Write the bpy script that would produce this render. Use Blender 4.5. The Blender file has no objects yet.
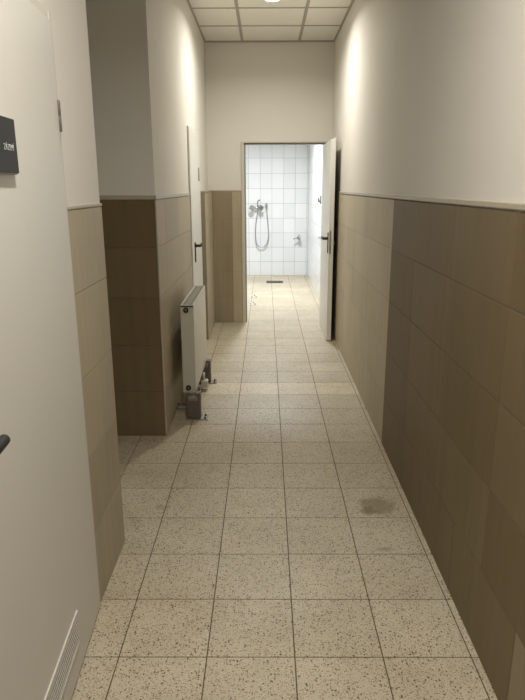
import bpy, bmesh, math, random
from mathutils import Vector, Matrix
random.seed(7)
SC = bpy.context.scene
COL = SC.collection
SC.view_settings.view_transform = 'Standard'
SC.view_settings.look = 'None'
SC.view_settings.gamma = 1
SC.view_settings.use_curve_mapping = False
SC.view_settings.exposure = 0.0

# ------------------------------------------------------------------ materials
def lin(c):
    return tuple((x/12.92 if x <= .04045 else ((x+.055)/1.055)**2.4) for x in c)

def new_mat(name):
    m = bpy.data.materials.new(name); m.use_nodes = True
    nt = m.node_tree
    return m, nt, nt.nodes['Principled BSDF']

def N(nt, kind, **kw):
    n = nt.nodes.new(kind)
    for k, v in kw.items():
        if k in n.inputs: n.inputs[k].default_value = v
        else: setattr(n, k, v)
    return n

def mixcol(nt, fac, a, b, mode='MIX'):
    n = nt.nodes.new('ShaderNodeMix'); n.data_type = 'RGBA'; n.blend_type = mode
    for sock, v in ((n.inputs[0], fac), (n.inputs[6], a), (n.inputs[7], b)):
        if hasattr(v, 'is_output'): nt.links.new(v, sock)
        elif isinstance(v, (int, float)): sock.default_value = v
        else: sock.default_value = (*v, 1)
    return n.outputs[2]

def ramp(nt, src, stops, interp='LINEAR'):
    r = nt.nodes.new('ShaderNodeValToRGB'); r.color_ramp.interpolation = interp
    els = r.color_ramp.elements
    while len(els) < len(stops): els.new(.5)
    for e, (p, v) in zip(els, stops):
        e.position = p; e.color = (v, v, v, 1) if isinstance(v, (int, float)) else (*v, 1)
    nt.links.new(src, r.inputs[0])
    return r.outputs[0]

def objcoord(nt, scale=(1, 1, 1), loc=(0, 0, 0)):
    t = nt.nodes.new('ShaderNodeTexCoord')
    mp = nt.nodes.new('ShaderNodeMapping')
    mp.inputs['Scale'].default_value = scale; mp.inputs['Location'].default_value = loc
    nt.links.new(t.outputs['Object'], mp.inputs[0])
    return mp.outputs[0]

def noise(nt, vec, scale, detail=3, rough=.55):
    n = nt.nodes.new('ShaderNodeTexNoise')
    n.inputs['Scale'].default_value = scale; n.inputs['Detail'].default_value = detail
    n.inputs['Roughness'].default_value = rough
    nt.links.new(vec, n.inputs['Vector'])
    return n.outputs[0]

def bump(nt, bs, h, strength, dist=.01):
    b = nt.nodes.new('ShaderNodeBump'); b.inputs['Strength'].default_value = strength
    b.inputs['Distance'].default_value = dist
    nt.links.new(h, b.inputs['Height']); nt.links.new(b.outputs[0], bs.inputs['Normal'])

def plain(name, col, rough=.5, metal=0., var=.06, nscale=9., bmp=0., spec=.5):
    m, nt, bs = new_mat(name)
    v = objcoord(nt); n = noise(nt, v, nscale)
    c = mixcol(nt, n, tuple(x*(1-var) for x in col), tuple(min(1, x*(1+var)) for x in col))
    nt.links.new(c, bs.inputs['Base Color'])
    bs.inputs['Roughness'].default_value = rough; bs.inputs['Metallic'].default_value = metal
    bs.inputs['Specular IOR Level'].default_value = spec
    if bmp: bump(nt, bs, noise(nt, v, nscale*20, 2), bmp, .002)
    return m

M = {}
M['paint'] = plain('wall_paint', (.73, .70, .645), .75, var=.03, nscale=2.5, bmp=.12, spec=.25)
M['ceiling'] = plain('ceiling_board', (.84, .82, .745), .9, var=.03, nscale=14, bmp=.2, spec=.2)
M['grid'] = plain('ceiling_grid', (.40, .37, .31), .5, var=.03)
M['door'] = plain('door_white', (.64, .62, .57), .42, var=.02, nscale=3)
M['door_shower'] = plain('door_cream', (.74, .73, .68), .4, var=.03, nscale=3)
M['frame'] = plain('frame_enamel', (.60, .57, .50), .4, var=.04)
M['frame_grey'] = plain('frame_grey', (.32, .30, .25), .45, var=.05)
M['hinge_grey'] = plain('hinge_grey', (.16, .15, .13), .5, metal=.4)
M['black'] = plain('black_plastic', (.010, .010, .013), .5, var=.2)
M['sign'] = plain('sign_black', (.034, .037, .041), .55, var=.1, spec=.25)
M['sign_edge'] = plain('sign_edge', (.42, .38, .35), .5)
M['text'] = plain('sign_text', (.55, .56, .56), .6)
M['radiator'] = plain('radiator_enamel', (.56, .54, .46), .32, var=.02)
M['rad_top'] = plain('radiator_grille', (.36, .36, .32), .5)
M['rad_in'] = plain('radiator_shade', (.30, .30, .27), .5)
M['steel'] = plain('steel_bracket', (.17, .155, .14), .48, metal=.6, var=.15, nscale=30)
M['plate'] = plain('zinc_plate', (.27, .25, .22), .45, metal=.5, var=.12, nscale=30)
M['dark'] = plain('dark_bolt', (.03, .028, .026), .5, metal=.4)
M['chrome'] = plain('chrome', (.50, .50, .50), .18, metal=1., var=.02)
M['hose'] = plain('hose_metal', (.36, .36, .35), .38, metal=.8, var=.2, nscale=150)
M['brass'] = plain('latch_metal', (.34, .30, .22), .4, metal=.8, var=.1)
M['trim'] = plain('trim_profile', (.43, .385, .30), .38, var=.05, nscale=20)
M['grout_dark'] = plain('grout_dark', (.11, .085, .05), .9, var=.2, nscale=25)
M['grout_wall'] = plain('grout_wall', (.25, .21, .15), .9, var=.15, nscale=25)
M['grout_white'] = plain('grout_white', (.34, .35, .36), .9, var=.1, nscale=25)
M['grate'] = plain('drain_grate', (.05, .045, .035), .5, metal=.5, var=.2)
M['pale_plate'] = plain('pale_plate', (.50, .47, .40), .5)
M['ring'] = plain('lamp_ring', (.75, .74, .70), .4)

def emit(name, col, s):
    m, nt, bs = new_mat(name)
    bs.inputs['Base Color'].default_value = (.8, .8, .8, 1)
    bs.inputs['Emission Color'].default_value = (*col, 1); bs.inputs['Emission Strength'].default_value = s
    return m

def wall_tile(name, light, dark):
    """Satin wall tile: fine vertical combed streaks; per-tile tint comes from the tile's own value."""
    m, nt, bs = new_mat(name)
    at = nt.nodes.new('ShaderNodeAttribute'); at.attribute_name = 'tile_tint'
    v1 = objcoord(nt, (14, 14, .5)); n1 = noise(nt, v1, 1.6, 4, .6)
    v2 = objcoord(nt, (1.2, 1.2, .5)); n2 = noise(nt, v2, 2.2, 3)
    base = mixcol(nt, at.outputs['Fac'], dark, light)
    s = ramp(nt, n1, [(.30, (.92, .915, .90)), (.70, (1.05, 1.05, 1.04))])
    c = mixcol(nt, 1., base, s, 'MULTIPLY')
    s2 = ramp(nt, n2, [(.3, (.92, .91, .89)), (.7, (1.06, 1.05, 1.04))])
    c = mixcol(nt, 1., c, s2, 'MULTIPLY')
    nt.links.new(c, bs.inputs['Base Color'])
    bs.inputs['Roughness'].default_value = .5
    bs.inputs['Specular IOR Level'].default_value = .25
    bump(nt, bs, n1, .06, .002)
    return m
M['tile'] = wall_tile('wall_tile', (.54, .475, .36), (.155, .112, .056))

def white_tile():
    m, nt, bs = new_mat('white_glazed_tile')
    at = nt.nodes.new('ShaderNodeAttribute'); at.attribute_name = 'tile_tint'
    c = mixcol(nt, at.outputs['Fac'], (.69, .705, .72), (.75, .76, .77))
    nt.links.new(c, bs.inputs['Base Color']); bs.inputs['Roughness'].default_value = .22
    return m
M['white_tile'] = white_tile()

def terrazzo():
    m, nt, bs = new_mat('terrazzo_tile')
    at = nt.nodes.new('ShaderNodeAttribute'); at.attribute_name = 'tile_tint'
    co = objcoord(nt)
    base = mixcol(nt, noise(nt, co, 7, 4, .65), (.468, .410, .308), (.590, .524, .400))
    # fine grain
    fine = ramp(nt, noise(nt, co, 210, 2), [(.35, (.80, .79, .77)), (.65, (1.10, 1.10, 1.09))])
    base = mixcol(nt, .8, base, fine, 'MULTIPLY')
    def chips(scale, thr, colr, b, keep):
        vo = nt.nodes.new('ShaderNodeTexVoronoi'); vo.inputs['Scale'].default_value = scale
        nt.links.new(co, vo.inputs['Vector'])
        sep = nt.nodes.new('ShaderNodeSeparateColor'); nt.links.new(vo.outputs['Color'], sep.inputs[0])
        near = ramp(nt, vo.outputs['Distance'], [(thr*.8, 1.), (thr, 0.)])
        some = ramp(nt, sep.outputs[0], [(keep, 0.), (keep+.01, 1.)])
        mu = nt.nodes.new('ShaderNodeMath'); mu.operation = 'MULTIPLY'
        nt.links.new(near, mu.inputs[0]); nt.links.new(some, mu.inputs[1])
        mu2 = nt.nodes.new('ShaderNodeMath'); mu2.operation = 'MULTIPLY'; mu2.inputs[1].default_value = colr[1]
        nt.links.new(mu.outputs[0], mu2.inputs[0])
        return mixcol(nt, mu2.outputs[0], b, colr[0])
    c = chips(150, .42, ((.60, .55, .47), .7), base, .55)
    c = chips(135, .36, ((.17, .10, .052), .85), c, .52)
    c = chips(190, .40, ((.21, .135, .075), .8), c, .6)
    c = chips(88, .32, ((.07, .042, .022), .92), c, .66)
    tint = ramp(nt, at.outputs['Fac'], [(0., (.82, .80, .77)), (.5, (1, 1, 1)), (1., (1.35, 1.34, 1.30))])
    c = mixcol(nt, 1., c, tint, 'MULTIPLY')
    # wear: broad dirt
    dirt = ramp(nt, noise(nt, co, 2.3, 5, .6), [(.35, (.86, .845, .81)), (.6, (1, 1, 1))])
    c = mixcol(nt, .9, c, dirt, 'MULTIPLY')
    # dark scuff on the tile beside the right wall
    def blot(cx, cy, sx, sy, col, amt, c):
        ve = objcoord(nt, (1/sx, 1/sy, 0), (-cx/sx, -cy/sy, 0))
        ad = nt.nodes.new('ShaderNodeVectorMath'); ad.operation = 'LENGTH'; nt.links.new(ve, ad.inputs[0])
        nn = noise(nt, co, 26, 4, .7)
        a2 = nt.nodes.new('ShaderNodeMath'); a2.operation = 'MULTIPLY_ADD'; a2.inputs[1].default_value = .9
        nt.links.new(nn, a2.inputs[0]); nt.links.new(ad.outputs['Value'], a2.inputs[2])
        f = ramp(nt, a2.outputs[0], [(.75, amt), (1.45, 0.)])
        return mixcol(nt, f, c, col)
    c = blot(.46, 2.735, .20, .19, (.18, .14, .08), .66, c)
    c = blot(.405, 2.69, .10, .085, (.09, .07, .04), .42, c)
    c = blot(.43, 2.36, .08, .03, (.20, .16, .11), .5, c)
    c = blot(-.62, 2.72, .08, .05, (.2, .16, .11), .35, c)
    nt.links.new(c, bs.inputs['Base Color'])
    rr = ramp(nt, noise(nt, co, 40, 3), [(.3, .34), (.7, .52)])
    nt.links.new(rr, bs.inputs['Roughness'])
    bs.inputs['Specular IOR Level'].default_value = .4
    bump(nt, bs, noise(nt, co, 160, 2), .05, .002)
    return m
M['terrazzo'] = terrazzo()

# ------------------------------------------------------------------ mesh builder
class MB:
    def __init__(s): s.bm = bmesh.new(); s.mats = []; s.tint = s.bm.faces.layers.float.new('tile_tint')
    def mi(s, m):
        if m not in s.mats: s.mats.append(m)
        return s.mats.index(m)
    def _fin(s, faces, mat, tint=.5, smooth=False):
        i = s.mi(mat)
        for f in faces: f.material_index = i; f[s.tint] = tint; f.smooth = smooth
    def box(s, x0, x1, y0, y1, z0, z1, mat, bev=0., seg=2, tint=.5, mtx=None):
        vs = [s.bm.verts.new((x, y, z)) for x in (x0, x1) for y in (y0, y1) for z in (z0, z1)]
        q = [(0, 1, 3, 2), (4, 6, 7, 5), (0, 4, 5, 1), (2, 3, 7, 6), (0, 2, 6, 4), (1, 5, 7, 3)]
        fs = [s.bm.faces.new([vs[i] for i in f]) for f in q]
        s._fin(fs, mat, tint)
        if bev:
            es = list({e for f in fs for e in f.edges})
            r = bmesh.ops.bevel(s.bm, geom=es, offset=bev, segments=seg, affect='EDGES', profile=.5)
            fs = list({f for v in vs if v.is_valid for f in v.link_faces} | set(r['faces']))
            s._fin(fs, mat, tint)
        if mtx:
            for v in {v for f in fs for v in f.verts}: v.co = mtx @ v.co
        return fs
    def lathe(s, prof, origin, axis, mat, n=24, cap=True):
        """prof: (radius, along) pairs turned about axis."""
        a = Vector(axis).normalized(); t = a.orthogonal().normalized(); b = a.cross(t); o = Vector(origin)
        rings = []
        for r, h in prof:
            rings.append([s.bm.verts.new(o+a*h+(t*math.cos(2*math.pi*k/n)+b*math.sin(2*math.pi*k/n))*r) for k in range(n)])
        fs = []
        for A, B in zip(rings, rings[1:]):
            for k in range(n): fs.append(s.bm.faces.new((A[k], A[(k+1) % n], B[(k+1) % n], B[k])))
        s._fin(fs, mat, smooth=True)
        if cap:
            s._fin([s.bm.faces.new(rings[0][::-1]), s.bm.faces.new(rings[-1])], mat)
    def tube(s, pts, r, mat, n=10, sub=6):
        P = [Vector(p) for p in pts]
        if sub > 1 and len(P) > 2:
            Q = []
            for i in range(len(P)-1):
                p0 = P[max(i-1, 0)]; p1 = P[i]; p2 = P[i+1]; p3 = P[min(i+2, len(P)-1)]
                for k in range(sub):
                    u = k/sub
                    Q.append(.5*((2*p1)+(p2-p0)*u+(2*p0-5*p1+4*p2-p3)*u*u+(3*p1-p0-3*p2+p3)*u**3))
            Q.append(P[-1]); P = Q
        rings = []; up = None
        for i, p in enumerate(P):
            d = (P[min(i+1, len(P)-1)]-P[max(i-1, 0)]).normalized()
            if up is None: up = d.orthogonal().normalized()
            up = (up-d*up.dot(d)).normalized(); b = d.cross(up)
            rr = r(i/(len(P)-1)) if callable(r) else r
            rings.append([s.bm.verts.new(p+(up*math.cos(2*math.pi*k/n)+b*math.sin(2*math.pi*k/n))*rr) for k in range(n)])
        fs = []
        for A, B in zip(rings, rings[1:]):
            for k in range(n): fs.append(s.bm.faces.new((A[k], A[(k+1) % n], B[(k+1) % n], B[k])))
        s._fin(fs, mat, smooth=True)
        s._fin([s.bm.faces.new(rings[0][::-1]), s.bm.faces.new(rings[-1])], mat)
    def build(s, name, parent=None, kind=None, label=None, cat=None, group=None, origin=None):
        bmesh.ops.recalc_face_normals(s.bm, faces=s.bm.faces)
        me = bpy.data.meshes.new(name)
        if origin is not None:
            bmesh.ops.translate(s.bm, verts=s.bm.verts, vec=-Vector(origin))
        s.bm.to_mesh(me); s.bm.free()
        for m in s.mats: me.materials.append(m)
        o = bpy.data.objects.new(name, me); COL.objects.link(o)
        if origin is not None: o.location = origin
        if parent:
            o.parent = parent
            if origin is None: o.matrix_parent_inverse = parent_inv(parent)
        tag(o, kind, label, cat, group)
        return o

def parent_inv(p):
    m = Matrix.Translation(p.location)
    return m.inverted()   # parts are written in world coordinates; the Empty sits at the thing's base

def tag(o, kind=None, label=None, cat=None, group=None):
    if kind: o['kind'] = kind
    if label: o['label'] = label
    if cat: o['category'] = cat
    if group: o['group'] = group
    return o

def empty(name, loc, **kw):
    o = bpy.data.objects.new(name, None); COL.objects.link(o); o.location = loc
    o.empty_display_size = .1
    return tag(o, **kw)

# ------------------------------------------------------------------ key dimensions (metres)
XR = .624           # right dado face
XL = -.735          # left dado face
YB = 7.0            # end wall, corridor face
HC = 3.03           # ceiling
HD = 1.476          # top of the tiles
YS = 10.95          # shower back wall
YN = -1.7           # wall behind the viewer
SR, SL = .65, -1.75   # shower side walls
rnd = random.Random(3)

# ------------------------------------------------------------------ floor
fl = MB()
fl.box(-2.2, XR+.12, YN-.1, YS+.1, -.10, -.0015, M['grout_dark'])
T = .3
y_first = 1.7226
ky0 = int(math.floor((YN-.05-y_first)/T)); ky1 = int(math.ceil((YS-y_first)/T))
for ky in range(ky0, ky1):
    for kx in range(-8, 3):
        x0, x1 = kx*T, min((kx+1)*T, XR+.03)
        y0, y1 = y_first+ky*T, min(y_first+(ky+1)*T, YS+.02)
        if x1-x0 < .02 or x0 < -2.19: continue
        t = .5+rnd.uniform(-.09, .09)
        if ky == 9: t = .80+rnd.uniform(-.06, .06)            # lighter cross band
        elif 4 <= ky <= 8: t -= .12  # dimmer lighting over the rows before the band, painted into their tint
        g = .0023
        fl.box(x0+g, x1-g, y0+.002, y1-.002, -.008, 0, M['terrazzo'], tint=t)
fl.build('floor', kind='structure')

# ------------------------------------------------------------------ tiled dado helper
def tiles(mb, axis, face, out, u_joints, z_joints, tint_fn, mat, thick=.008, gap=.0026):
    """axis 'x': plane x=face, u runs along y. axis 'y': plane y=face, u runs along x. out: sign of outward normal."""
    for a, b in zip(u_joints, u_joints[1:]):
        for r, (c, d) in enumerate(zip(z_joints, z_joints[1:])):
            t = tint_fn((a+b)/2, (c+d)/2)
            lo, hi = sorted((face, face-out*thick))
            if axis == 'x': mb.box(lo, hi, a+gap/2, b-gap/2, c+gap/2, d-gap/2, mat, bev=.0007, seg=1, tint=t)
            else: mb.box(a+gap/2, b-gap/2, lo, hi, c+gap/2, d-gap/2, mat, bev=.0007, seg=1, tint=t)
ZJ = [0, .302, .60, .90, 1.20, HD]

# ------------------------------------------------------------------ right wall
w = MB()
PR = XR+.010
w.box(PR, PR+.14, YN-.1, YB+.15, 0, HC, M['paint'])
w.box(XR+.0035, PR+.001, YN, YB, 0, HD, M['grout_wall'])
yj = [YN, -1.15, -.57, .03, .61, 1.19, 1.775, 2.365, 2.96, 3.508, 3.99, 4.47, 5.04, 5.62, 6.2, 6.78, YB]
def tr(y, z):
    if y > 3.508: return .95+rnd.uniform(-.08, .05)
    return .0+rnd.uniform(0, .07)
tiles(w, 'x', XR, -1, yj, ZJ[1:], tr, M['tile'])
yj0 = [YN, -1.45, -.87, -.28, .31, .90, 1.486, 2.08, 2.96, 3.508, 3.99, 4.47, 5.04, 5.62, 6.2, 6.78, YB]
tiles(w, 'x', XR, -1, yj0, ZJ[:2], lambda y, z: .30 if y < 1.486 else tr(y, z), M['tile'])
w.build('wall_right', kind='structure')
t = MB(); t.box(XR-.004, PR+.002, YN, YB-.001, HD+.004, HD+.025, M['trim'], bev=.004)
t.build('trim_1', kind='structure')

# ------------------------------------------------------------------ left wall, near pier with the first door
PL = XL-.005
D1a, D1b = .95, 1.985      # opening of the first door
YE = 2.42                   # pier end
w = MB()
w.box(PL-.20, PL, YN-.1, D1a, 0, HC, M['paint'])
w.box(PL-.20, PL, D1a, D1b, 2.04, HC, M['paint'])
w.box(PL-.20, PL, D1b, YE-.005, 0, HC, M['paint'])
w.box(PL-.20, PL-.17, D1a, D1b, 0, 2.04, M['paint'])
w.box(PL-.001, XL-.0035, D1b+.01, YE-.0035, 0, HD, M['grout_wall'])
tl = lambda u, z: .66+rnd.uniform(-.07, .07)
tiles(w, 'x', XL, 1, [D1b+.012, YE], ZJ, tl, M['tile'])
w.box(PL-.20, XL-.008, YE-.0055, YE-.0035, 0, HD, M['grout_wall'])
tiles(w, 'y', YE, 1, [PL-.20, XL-.009], ZJ, tl, M['tile'])
w.build('wall_left_near', kind='structure')
t = MB(); t.box(PL-.002, XL+.002, D1b+.012, YE+.002, HD+.001, HD+.012, M['trim'], bev=.002)
t.build('trim_2', kind='structure')

# recess behind the pier
w = MB(); w.box(-2.2, -2.05, YN-.1, 3.8, 0, HC, M['paint'])
w.box(-2.06, PL-.2, YE-.16, YE-.0055, 0, HC, M['paint'])
w.build('wall_recess', kind='structure')

# ------------------------------------------------------------------ left wall, column and far stretch
YC = 3.625
D2a, D2b = 5.27, 5.88
w = MB()
w.box(-2.1, PL, YC+.005, YC+.2, 0, HC, M['paint'])
w.box(PL-.22, PL, YC+.2, D2a, 0, HC, M['paint'])
w.box(PL-.22, PL, D2a, D2b, 2.035, HC, M['paint'])
w.box(PL-.22, PL, D2b, YB+.15, 0, HC, M['paint'])
w.box(PL-.22, PL-.19, D2a, D2b, 0, 2.04, M['paint'])
w.box(-2.05, XL-.0035, YC+.0035, YC+.0055, 0, HD, M['grout_wall'])
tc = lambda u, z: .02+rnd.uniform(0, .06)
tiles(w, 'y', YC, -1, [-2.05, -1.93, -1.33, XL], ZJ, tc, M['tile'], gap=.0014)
w.box(PL-.001, XL-.0035, YC+.01, D2a-.03, 0, HD, M['grout_wall'])
tiles(w, 'x', XL, 1, [YC+.009, 3.93, 4.53, 5.13, D2a-.03], ZJ, lambda u, z: .72+rnd.uniform(-.08, .08), M['tile'])
w.box(PL-.001, -.70, 6.17, YB, 0, HD+.02, M['grout_wall'])
tiles(w, 'x', -.695, 1, [6.171, 6.56, YB], ZJ[:-1]+[HD+.02], lambda u, z: .72+rnd.uniform(-.08, .08), M['tile'])
w.build('wall_left_far', kind='structure')
t = MB()
t.box(-2.05, XL+.002, YC-.003, YC+.014, HD+.001, HD+.026, M['trim'], bev=.003)
t.box(PL-.002, XL+.003, YC-.002, D2a-.03, HD+.001, HD+.026, M['trim'], bev=.003)
t.build('trim_3', kind='structure')
t = MB(); t.box(XL-.007, XL+.002, YC-.002, YC+.007, 0, HD, M['trim'], bev=.002)
t.build('trim_4', kind='structure')
t = MB(); t.box(PL, -.69, 6.168, YB-.001, HD+.021, HD+.036, M['trim'], bev=.003)
t.build('trim_5', kind='structure')

# ------------------------------------------------------------------ end wall with the shower doorway
JL, JR, JH = -.345, .572, 2.012
w = MB()
w.box(PL-.1, JL, YB+.012, YB+.14, 0, HC, M['paint'])
w.box(JR, PR+.05, YB+.012, YB+.14, 0, HC, M['paint'])
w.box(JL, JR, YB+.012, YB+.14, JH, HC, M['paint'])
w.box(-.70, JL-.022, YB+.0035, YB+.013, 0, HD+.02, M['grout_wall'])
tiles(w, 'y', YB, -1, [-.695, -.474, JL-.022], ZJ[:-1]+[HD+.02], lambda u, z: (.42 if u < -.474 else .78)+rnd.uniform(-.02, .03), M['tile'], gap=.0010)
w.build('wall_back', kind='structure')
t = MB(); t.box(-.70, JL-.022, YB-.003, YB+.013, HD+.021, HD+.036, M['trim'], bev=.003)
t.build('trim_6', kind='structure')

# wall behind the viewer
w = MB(); w.box(-2.1, PR, YN-.2, YN, 0, HC, M['paint']); w.build('wall_front', kind='structure')

# ------------------------------------------------------------------ shower room shell
w = MB()
w.box(SL-.1, SR+.12, YS+.0035, YS+.12, 0, HC, M['grout_white'])
tw = lambda u, z: rnd.random()
zj = [.254*k-.006 for k in range(13)]; zj[0] = 0; zj[-1] = HC
xj = [SR-.022-.2045*k for k in range(12)][::-1]
xj = [SL]+[x for x in xj if x > SL+.02]+[SR]
tiles(w, 'y', YS, -1, xj, zj, tw, M['white_tile'], gap=.0045)
w.build('wall_shower_back', kind='structure')
yjs = [YS-.2045*k for k in range(20)][::-1]; yjs = [YB+.141]+[y for y in yjs if y > YB+.17]
w = MB(); w.box(SR+.0035, SR+.12, YB+.14, YS+.1, 0, HC, M['grout_white'])
tiles(w, 'x', SR, -1, yjs, zj, tw, M['white_tile'], gap=.0045)
w.build('wall_shower_right', kind='structure')
w = MB(); w.box(SL-.12, SL-.0035, YB+.14, YS+.1, 0, HC, M['grout_white'])
tiles(w, 'x', SL, 1, yjs, zj, tw, M['white_tile'], gap=.0045)
w.build('wall_shower_left', kind='structure')
w = MB(); w.box(SL-.1, PL-.05, YB+.012, YB+.14, 0, HC, M['paint']); w.build('wall_shower_front', kind='structure')

# ------------------------------------------------------------------ ceilings
gx = [-2.14, -1.54, -.94, -.34, .26, .86]
gy = [YB-.612-.6*k for k in range(16)]
c = MB()
c.box(-2.2, PR+.14, YN-.2, YB+.15, HC+.012, HC+.10, M['ceiling'])
xs = [-2.14, -1.54, -.94, -.34, .26, PR+.03]; ys = [YB+.012]+gy
for a, b in zip(xs, xs[1:]):
    for d, e in zip(ys, ys[1:]):
        c.box(a+.008, b-.008, e+.008, d-.008, HC+.001, HC+.013, M['ceiling'], bev=.003, seg=1)
ceil = c.build('ceiling', kind='structure')
g = MB()
for x in gx[:-1]: g.box(x-.014, x+.014, YN, YB+.012, HC-.002, HC+.006, M['grid'])
for y in gy: g.box(-2.1, PR, y-.012, y+.012, HC-.003, HC+.006, M['grid'])
g.box(PL, PR, YB-.006, YB+.0125, HC-.014, HC+.006, M['grid'])
g.box(PR-.016, PR+.001, YN, YB, HC-.010, HC+.006, M['grid'])
g.box(PL-.001, PL+.016, YC+.03, YB, HC-.010, HC+.006, M['grid'])
g.build('ceiling_grid', parent=ceil)
c = MB(); c.box(SL-.12, SR+.12, YB+.14, YS+.12, HC, HC+.1, M['paint']); c.build('ceiling_shower', kind='structure')

# ------------------------------------------------------------------ lamps
def downlight(x, y, z, r, watts, col, glow, label, group, spread):
    o = empty('ceiling_downlight', (x, y, z), label=label, cat='lamp', group=group)
    m = MB(); m.lathe([(r+.012, .004), (r+.014, -.004), (r+.004, -.010), (r, -.006), (r, .004)], (x, y, z), (0, 0, 1), M['ring'], 40, cap=False)
    m.build('ring', parent=o)
    m = MB(); m.lathe([(r, -.001), (r*.98, -.005)], (x, y, z), (0, 0, 1), emit('lamp_glow', col, glow), 40)
    m.build('diffuser', parent=o)
    L = bpy.data.lights.new('downlight_beam', 'AREA'); L.shape = 'DISK'; L.size = r*1.9
    L.energy = watts; L.color = col; L.spread = math.radians(spread)
    lo = bpy.data.objects.new('downlight_beam', L); COL.objects.link(lo); lo.location = (x, y, z-.016)
    return o
WARM = (1., .965, .86)
downlight(-.04, 5.50, HC, .062, 23.5, WARM, 40, 'round glowing downlight set in the grid ceiling near the end wall', 'corridor downlights', 158)
downlight(-.04, 1.0, HC, .062, 33.5, (1., .965, .89), 40, 'round glowing downlight in the ceiling above the near white door', 'corridor downlights', 152)
downlight(-.1, 8.9, HC, .16, 85, (.94, .985, 1.), 30, 'large cool white downlight in the tiled shower room', 'shower room lamp', 140)

# ------------------------------------------------------------------ doors
# 1: near white door in the left wall (ajar by a few degrees, hinges at its far edge)
HX, HY = -.729, 1.966
ang = math.radians(3.3)
Mx = Matrix.Translation((HX, HY, 0)) @ Matrix.Rotation(ang, 4, 'Z') @ Matrix.Translation((-HX, -HY, 0))
d1 = empty('door_1', (HX, HY, 0), kind='structure', label='white near door standing slightly ajar with black sign plate and vent grille', cat='door')
def rb(m, *a, **k): return m.box(*a, mtx=Mx, **k)
LX = -.727   # leaf face
m = MB(); rb(m, LX-.014, LX, .975, HY, .012, 2.02, M['door'], bev=.003)
rb(m, LX-.04, LX-.013, .99, HY-.018, .012, 2.005, M['door'])
m.build('leaf', parent=d1)
m = MB(); m.box(PL-.11, PL+.008, HY+.0035, D1b+.006, 0, 2.05, M['frame'], bev=.002)
m.box(PL-.11, PL+.008, D1a-.02, D1a+.012, 0, 2.05, M['frame'], bev=.002)
m.box(PL-.11, PL+.004, D1a-.02, D1b+.006, 2.022, 2.055, M['frame'], bev=.002)
m.build('frame', parent=d1)
for z0 in (1.712,):
    m = MB(); m.lathe([(.004, 0), (.005, .003), (.005, .043), (.004, .045), (.005, .047), (.005, .087), (.003, .091)], (LX+.002, HY+.001, z0), (0, 0, 1), M['hinge_grey'], 14)
    m.build('hinge', parent=d1)
# handle
def handle(par, base, n, along, plate, mat, size=1., mtx=None):
    """base: centre of lever on the leaf face; n: outward normal; along: direction of the lever; plate: (z below, z above)."""
    b = Vector(base); nv = Vector(n); al = Vector(along)
    m = MB()
    hw = .019
    c = [b-al*hw, b+al*hw]
    lo = [min(c[0][i], c[1][i], (c[0]+nv*.008)[i]) for i in range(3)]; hi = [max(c[0][i], c[1][i], (c[0]+nv*.008)[i]) for i in range(3)]
    m.box(lo[0], hi[0], lo[1], hi[1], b.z-plate[0], b.z+plate[1], mat, bev=.0035, mtx=mtx)
    m.lathe([(.006, .008), (.007, .009), (.007, .010), (.004, .0105)], b-Vector((0, 0, .075)), nv, M['chrome'], 12)
    pl = m.build('handle_plate', parent=par)
    m = MB()
    m.lathe([(.015, .006), (.015, .016), (.012, .018)], b, nv, mat, 18)
    pts = [b+nv*.012, b+nv*.036, b+nv*.047+al*.012, b+nv*.050+al*.035, b+nv*.050+al*.085, b+nv*.048+al*.128]
    if mtx: pts = [mtx @ p for p in pts]
    m.tube(pts, lambda u: (.0105+.003*max(0, u-.5))*size, mat, 14)
    m.build('handle', parent=par)
handle(d1, (LX, 1.014, 1.050), (1, 0, 0), (0, 1, 0), (.17, .05), M['black'], mtx=Mx)
# vent grille
gr = MB()
GY0, GY1, GZ0, GZ1 = 1.22, 1.663, .113, .234
fx0, fx1 = LX+.0002, LX+.006
rb(gr, fx0, fx1, GY0, GY1, GZ1-.014, GZ1, M['door'], bev=.0015)
rb(gr, fx0, fx1, GY0, GY1, GZ0, GZ0+.014, M['door'], bev=.0015)
rb(gr, fx0, fx1, GY1-.014, GY1, GZ0+.014, GZ1-.014, M['door'], bev=.0015)
rb(gr, fx0, fx1, GY0, GY0+.014, GZ0+.014, GZ1-.014, M['door'], bev=.0015)
vent = gr.build('vent_grille', parent=d1)
gr = MB()
rb(gr, fx0, fx0+.004, GY0+.012, GY1-.012, GZ0+.012, GZ1-.012, M['dark'])
for k in range(6):
    z = GZ0+.0225+k*.0152
    rb(gr, fx0+.002, fx0+.005, GY0+.013, GY1-.013, z-.0042, z+.0042, M['door'], bev=.0003, seg=1)
vs = gr.build('vent_slats', parent=vent)

# sign plate on door 1
sg = empty('door_sign', Mx @ Vector((LX, 1.43, 1.64)), label='dark grey square sign plate with pale lettering on the near white door', cat='sign')
m = MB(); rb(m, LX+.0002, LX+.012, 1.352, 1.503, 1.577, 1.697, M['sign_edge'], bev=.001)
rb(m, LX+.012, LX+.015, 1.350, 1.505, 1.580, 1.701, M['sign'], bev=.001)
m.build('plate', parent=sg)
cu = bpy.data.curves.new('sign_text', 'FONT'); cu.body = 'Z\u00c1ZEM\u00cd'; cu.size = .0188; cu.extrude = .0004; cu.align_x = 'RIGHT'
to = bpy.data.objects.new('sign_text_tmp', cu); COL.objects.link(to)
dg = bpy.context.evaluated_depsgraph_get(); dg.update()
me = bpy.data.meshes.new_from_object(to.evaluated_get(dg)); bpy.data.objects.remove(to)
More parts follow.
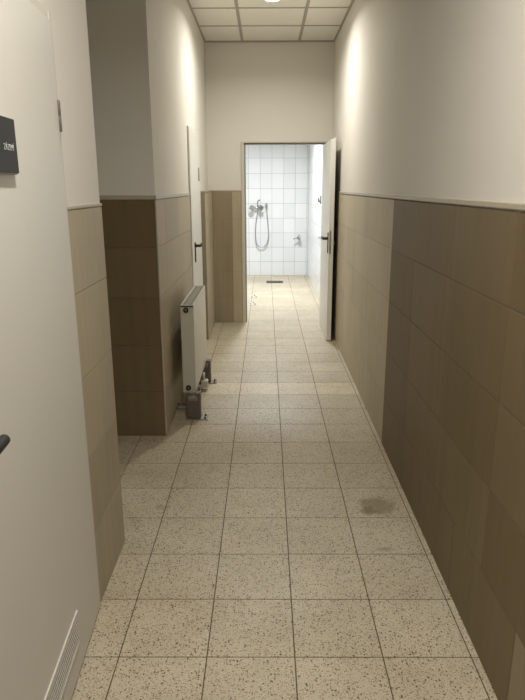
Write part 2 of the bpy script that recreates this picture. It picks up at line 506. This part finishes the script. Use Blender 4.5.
# text plane: +u -> world +y seen from the corridor (+x side)  => u axis must run towards -y for reading from +x
R3 = Matrix(((0, 0, 1, LX+.0156), (1, 0, 0, 1.482), (0, 1, 0, 1.630), (0, 0, 0, 1)))
me.transform(Mx @ R3); me.materials.clear(); me.materials.append(M['text'])
tx = bpy.data.objects.new('lettering', me); COL.objects.link(tx); tx.parent = sg; tx.matrix_parent_inverse = parent_inv(sg)

# 2: far door in the left wall, closed, leaf standing proud of the wall
d2 = empty('door_2', (PL, D2b, 0), kind='structure', label='white door in the left wall beyond the radiator with black handle', cat='door')
L2 = -.724
m = MB(); m.box(PL+.001, L2, D2a-.022, D2b, .012, 2.03, M['door_shower'], bev=.002)
m.box(PL-.03, PL+.0015, D2a+.012, D2b-.012, .012, 2.018, M['door_shower'])
m.build('leaf', parent=d2)
m = MB(); m.box(PL-.1, PL-.001, D2a-.002, D2a+.010, 0, 2.034, M['frame_grey'])
m.box(PL-.1, PL+.006, D2b+.003, 6.13, 0, 2.06, M['door_shower'], bev=.002)
m.box(PL-.1, PL-.001, D2a-.002, D2b+.05, 2.022, 2.036, M['frame_grey'])
m.build('frame', parent=d2)
m = MB(); m.lathe([(.008, 0), (.009, .003), (.009, .115), (.007, .12)], (L2+.002, D2b+.002, 1.60), (0, 0, 1), M['frame_grey'], 14); m.build('hinge', parent=d2)
m = MB(); m.lathe([(.008, 0), (.009, .003), (.009, .115), (.007, .12)], (L2+.002, D2b+.002, .25), (0, 0, 1), M['frame_grey'], 14); m.build('hinge', parent=d2)
handle(d2, (L2, 5.42, 1.045), (1, 0, 0), (0, 1, 0), (.145, .03), M['black'], 1.2)

# 3: shower door, opened flat towards the right wall
d3 = empty('door_3', (JR, YB, 0), kind='structure', label='cream door swung open against the right wall at the shower doorway', cat='door')
m = MB()
m.box(.531, .560, 6.108, 6.98, .008, 1.985, M['door_shower'], bev=.002)
m.box(.559, .576, 6.093, 6.99, .008, 1.997, M['door_shower'], bev=.002)
m.build('leaf', parent=d3)
fr = MB()
fr.box(JL-.021, JL+.012, YB-.006, YB+.15, 0, JH+.002, M['frame'], bev=.003)
fr.box(JL+.011, JL+.026, YB+.03, YB+.15, 0, JH-.02, M['frame_grey'], bev=.002)
fr.box(JR-.002, JR+.035, YB-.006, YB+.15, 0, JH+.002, M['frame'], bev=.003)
fr.box(JL-.021, JR+.035, YB-.006, YB+.15, JH, JH+.014, M['frame'], bev=.003)
fr.box(JL+.011, JR-.001, YB+.03, YB+.15, JH-.014, JH+.001, M['frame_grey'], bev=.002)
fr.build('frame', parent=d3)
handle(d3, (.531, 6.165, 1.045), (-1, 0, 0), (0, 1, 0), (.145, .06), M['black'], 1.45)
m = MB(); m.box(.537, .553, 6.1055, 6.1085, .895, 1.125, M['brass'], bev=.001, seg=1)
m.box(.541, .549, 6.1, 6.106, 1.02, 1.045, M['chrome'], bev=.002); m.box(.542, .548, 6.1045, 6.106, .93, .98, M['dark'])
m.build('lock_plate', parent=d3)
m = MB(); m.box(.576, .582, 6.14, 6.175, .90, 1.10, M['chrome'], bev=.002)
m.tube([(.58, 6.16, 1.0), (.600, 6.16, 1.0), (.606, 6.18, 1.0), (.606, 6.25, 1.0)], .008, M['chrome'])
m.build('back_handle', parent=d3)
for z0 in (.25, 1.70):
    m = MB(); m.lathe([(.008, 0), (.009, .003), (.009, .09), (.007, .095)], (.572, 6.998, z0), (0, 0, 1), M['frame'], 14); m.build('hinge', parent=d3)

# ------------------------------------------------------------------ radiator on floor consoles
rad = empty('radiator', (-.62, 4.38, 0), label='white panel radiator standing on two floor brackets before the left wall', cat='radiator')
RX0, RX1, RY0, RY1, RZ0, RZ1 = -.668, -.580, 3.97, 4.80, .172, .788
m = MB()
def corrugated(m, x, th, sgn):
    n = 60
    m.box(min(x, x+sgn*th), max(x, x+sgn*th), RY0+.006, RY1-.006, RZ0+.004, RZ1-.012, M['radiator'], bev=.004)
corrugated(m, RX1, .014, -1); m.build('front_panel', parent=rad)
m = MB(); corrugated(m, RX0, .014, 1); m.build('rear_panel', parent=rad)
for nm, a, b in (('near', RY0, RY0+.004), ('far', RY1-.004, RY1)):
    m = MB(); m.box(RX0+.001, RX1-.001, a, b, RZ0+.002, RZ1-.003, M['radiator'], bev=.0015)
    m.build('end_cover', parent=rad)
m = MB()
# top cover: rim and slots
m.box(RX0, RX0+.010, RY0, RY1, RZ1-.016, RZ1, M['radiator'], bev=.003)
m.box(RX1-.010, RX1, RY0, RY1, RZ1-.022, RZ1, M['radiator'], bev=.003)
m.box(RX0, RX1, RY0, RY0+.010, RZ1-.016, RZ1, M['radiator'], bev=.003)
m.box(RX0, RX1, RY1-.010, RY1, RZ1-.016, RZ1, M['radiator'], bev=.003)
m.build('top_cover', parent=rad)
m = MB()
k = 0
y = RY0+.02
while y < RY1-.015:
    m.box(RX0+.009, RX1-.009, y, y+.008, RZ1-.009, RZ1-.005, M['rad_top']); y += .017
m.box(RX0+.035, RX0+.040, RY0+.01, RY1-.01, RZ1-.010, RZ1-.004, M['rad_top'])
m.box(RX1-.040, RX1-.035, RY0+.01, RY1-.01, RZ1-.010, RZ1-.004, M['rad_top'])
m.build('top_grille', parent=rad)
# convector fins between the panels
m = MB()
y = RY0+.02
while y < RY1-.02:
    m.box(RX0+.015, RX1-.015, y, y+.002, RZ0+.03, RZ1-.05, M['rad_in']); y += .028
m.build('convector_fins', parent=rad)
for z in (RZ1-.032, RZ0+.040):
    m = MB(); m.lathe([(.016, 0), (.018, .004), (.018, .011), (.012, .012), (.012, .007)], (-.630, RY0, z), (0, -1, 0), M['dark'], 20)
    m.lathe([(.008, .004), (.008, .0095)], (-.630, RY0, z), (0, -1, 0), M['plate'], 6)
    m.build('end_plug', parent=rad)
for yy in (3.905, 4.70):
    m = MB()
    m.box(-.645, -.545, yy, yy+.062, .006, RZ0-.002, M['steel'], bev=.008, seg=3)
    m.box(-.578, -.545, yy+.004, yy+.058, RZ0-.01, RZ0+.02, M['steel'], bev=.004)
    m.box(-.630, -.565, yy-.006, yy+.02, RZ0-.035, RZ0-.004, M['plate'], bev=.004)
    ft = m.build('floor_bracket', parent=rad)
    m = MB(); m.box(-.650, -.497, yy-.012, yy+.085, 0, .007, M['plate'], bev=.002)
    bp = m.build('base_plate', parent=ft)
    for k, (bx, by) in enumerate(((-.518, yy+.008), (-.518, yy+.062))):
        m = MB(); m.lathe([(.008, .007), (.008, .012), (.005, .013), (.005, .018)], (bx, by, 0), (0, 0, 1), M['dark'], 6)
        b = m.build('bolt', parent=ft)
# pipework under the radiator
m = MB(); m.tube([(-.565, 4.06, RZ0+.02), (-.565, 4.06, .06), (-.575, 4.06, .035), (-.60, 4.06, .03), (XL+.002, 4.06, .03)], .009, M['plate'], 12)
m.tube([(-.60, 4.12, RZ0+.02), (-.60, 4.12, .07), (-.62, 4.12, .04), (XL+.002, 4.12, .035)], .009, M['steel'], 12)
m.build('supply_pipe', parent=rad)
m = MB(); m.box(-.607, -.552, 4.50, 4.57, .028, .085, M['radiator'], bev=.006)
m.lathe([(.012, 0), (.012, .07)], (-.585, 4.535, .075), (0, 0, 1), M['radiator'], 14)
m.build('valve', parent=rad)

# ------------------------------------------------------------------ shower fittings
sh = empty('shower_mixer', (-.24, YS, 1.20), label='chrome shower mixer with looped hose on the white tiles, above the floor drain', cat='shower')
m = MB()
m.lathe([(.022, -.085), (.026, -.08), (.026, -.04), (.021, -.03), (.021, .03), (.026, .04), (.026, .08), (.022, .085)], (-.255, YS-.065, 1.195), (1, 0, 0), M['chrome'], 24)
for sx in (-.075, .075):
    m.lathe([(.034, -.004), (.032, .008), (.016, .012), (.016, .065)], (-.255+sx, YS, 1.195), (0, -1, 0), M['chrome'], 20)
m.build('mixer_body', parent=sh)
for sx in (-.082, .082):
    m = MB(); m.lathe([(.018, 0), (.030, .02), (.042, .03), (.042, .05), (.034, .058)], (-.255+sx, YS-.085, 1.195), (0, -1, 0), M['chrome'], 20)
    for a in range(4):
        an = a*math.pi/2+.3
        m.tube([(-.255+sx, YS-.125, 1.195), (-.255+sx+.045*math.cos(an), YS-.125, 1.195+.045*math.sin(an))], .013, M['chrome'], 8, 1)
    m.build('tap_handle', parent=sh)
m = MB(); m.tube([(-.235, YS-.07, 1.21), (-.235, YS-.075, 1.27), (-.225, YS-.09, 1.31), (-.20, YS-.13, 1.325)], .013, M['chrome'], 12)
m.build('diverter', parent=sh)
m = MB(); m.tube([(-.235, YS-.07, 1.17), (-.24, YS-.075, 1.10), (-.265, YS-.06, .95), (-.275, YS-.05, .78), (-.27, YS-.05, .63), (-.235, YS-.05, .535), (-.17, YS-.05, .505), (-.10, YS-.05, .535), (-.055, YS-.05, .63), (-.045, YS-.05, .76), (-.06, YS-.05, .95), (-.075, YS-.05, 1.12), (-.078, YS-.05, 1.21)], .0085, M['hose'], 10)
m.build('hose', parent=sh)
m = MB(); m.lathe([(.026, 0), (.024, .008), (.012, .012), (.012, .05)], (-.085, YS, 1.225), (0, -1, 0), M['chrome'], 18)
m.tube([(-.078, YS-.05, 1.18), (-.08, YS-.05, 1.235), (-.088, YS-.06, 1.27)], lambda u: .017+.004*u, M['chrome'], 12)
m.build('hand_shower', parent=sh)

tp = empty('wall_tap', (.47, YS, .665), label='small chrome tap low on the white tiled wall near the corner', cat='tap')
m = MB(); m.lathe([(.030, 0), (.028, .008), (.016, .012), (.016, .075)], (.485, YS, .67), (0, -1, 0), M['chrome'], 18)
m.tube([(.485, YS-.06, .67), (.44, YS-.085, .668), (.39, YS-.095, .655)], .011, M['chrome'], 10)
m.build('spout', parent=tp)
m = MB(); m.lathe([(.022, 0), (.030, .008), (.030, .03), (.022, .036)], (.490, YS-.075, .668), (0, -1, 0), M['chrome'], 16)
m.tube([(.490, YS-.10, .64), (.492, YS-.10, .735)], .010, M['chrome'], 8, 1)
m.build('knob', parent=tp)
ho = empty('shower_hook', (SR, 8.45, 1.38), label='small dark grey holder on the white side wall, above handle height', cat='hook')
m = MB(); m.box(SR-.012, SR+.004, 8.43, 8.47, 1.32, 1.43, M['frame_grey'], bev=.004); m.build('wall_plate', parent=ho)
m = MB(); m.tube([(SR-.01, 8.45, 1.36), (SR-.025, 8.45, 1.35), (SR-.032, 8.45, 1.375), (SR-.032, 8.45, 1.40)], .010, M['frame_grey'], 10); m.build('prong', parent=ho)
h2 = empty('shower_valve', (SR, 8.5, .88), label='small pale round valve cap on the white side wall beside the open door', cat='valve')
m = MB(); m.lathe([(.038, 0), (.036, .006), (.020, .01)], (SR, 8.5, .88), (-1, 0, 0), M['ring'], 20); m.lathe([(.03, -.004), (.03, .002)], (SR, 8.5, .88), (-1, 0, 0), M['ring'], 16); m.build('rosette', parent=h2)
m = MB(); m.lathe([(.018, .008), (.020, .014), (.020, .022), (.014, .026)], (SR, 8.5, .88), (-1, 0, 0), M['ring'], 16); m.build('cap', parent=h2)

# drain
dr = empty('floor_drain', (.055, 10.14, 0), label='dark slotted drain grate in the shower floor below the mixer', cat='drain')
m = MB(); m.box(-.085, .195, 10.02, 10.26, .0002, .004, M['grate'], bev=.001, seg=1); m.build('frame', parent=dr)
m = MB()
for k in range(12): m.box(-.07+k*.022, -.058+k*.022, 10.035, 10.245, .004, .0065, M['grate'])
m.build('grate', parent=dr)

# bolted plates on the shower floor, just past the doorway
def floor_plate(x, y, sc, label):
    o = empty('floor_plate', (x, y, 0), label=label, cat='plate', group='bolted plates on the shower floor')
    m = MB(); m.box(x-.055*sc, x+.045*sc, y-.09*sc, y+.09*sc, .0002, .007, M['pale_plate'], bev=.002); m.build('plate', parent=o)
    for bx, by in ((.025, -.05), (.0, .05), (-.035, -.04)):
        m = MB(); m.lathe([(.011, .007), (.011, .016), (.006, .018)], (x+bx*sc, y+by*sc, 0), (0, 0, 1), M['steel'], 6); m.build('bolt', parent=o)
floor_plate(-.262, 8.72, 1.0, 'small pale bolted plate on the shower floor, farther from the doorway')
floor_plate(-.268, 8.16, 1.0, 'small pale bolted plate on the shower floor, nearer the doorway')

# ------------------------------------------------------------------ world, camera
wd = bpy.data.worlds.new('room_air'); SC.world = wd; wd.use_nodes = True
wd.node_tree.nodes['Background'].inputs[0].default_value = (.02, .02, .02, 1)
wd.node_tree.nodes['Background'].inputs[1].default_value = 0.

f, pit, yaw, rol = 606.3, .263, -.0057, -.0031
cp, sp, cy, sy = math.cos(pit), math.sin(pit), math.cos(yaw), math.sin(yaw)
F = Vector((sy*cp, cy*cp, -sp)); Rv = Vector((cy, -sy, 0)); U = Rv.cross(F)
cr, sr = math.cos(rol), math.sin(rol)
r2 = cr*Rv+sr*U; u2 = -sr*Rv+cr*U
cam = bpy.data.cameras.new('camera'); co = bpy.data.objects.new('camera', cam); COL.objects.link(co)
cam.sensor_fit = 'HORIZONTAL'; cam.sensor_width = 36; cam.lens = f/525*36; cam.clip_start = .02
mt = Matrix((r2, u2, -F)).transposed().to_4x4(); mt.translation = (-.0971, 0, 1.5474)
co.matrix_world = mt
SC.camera = co
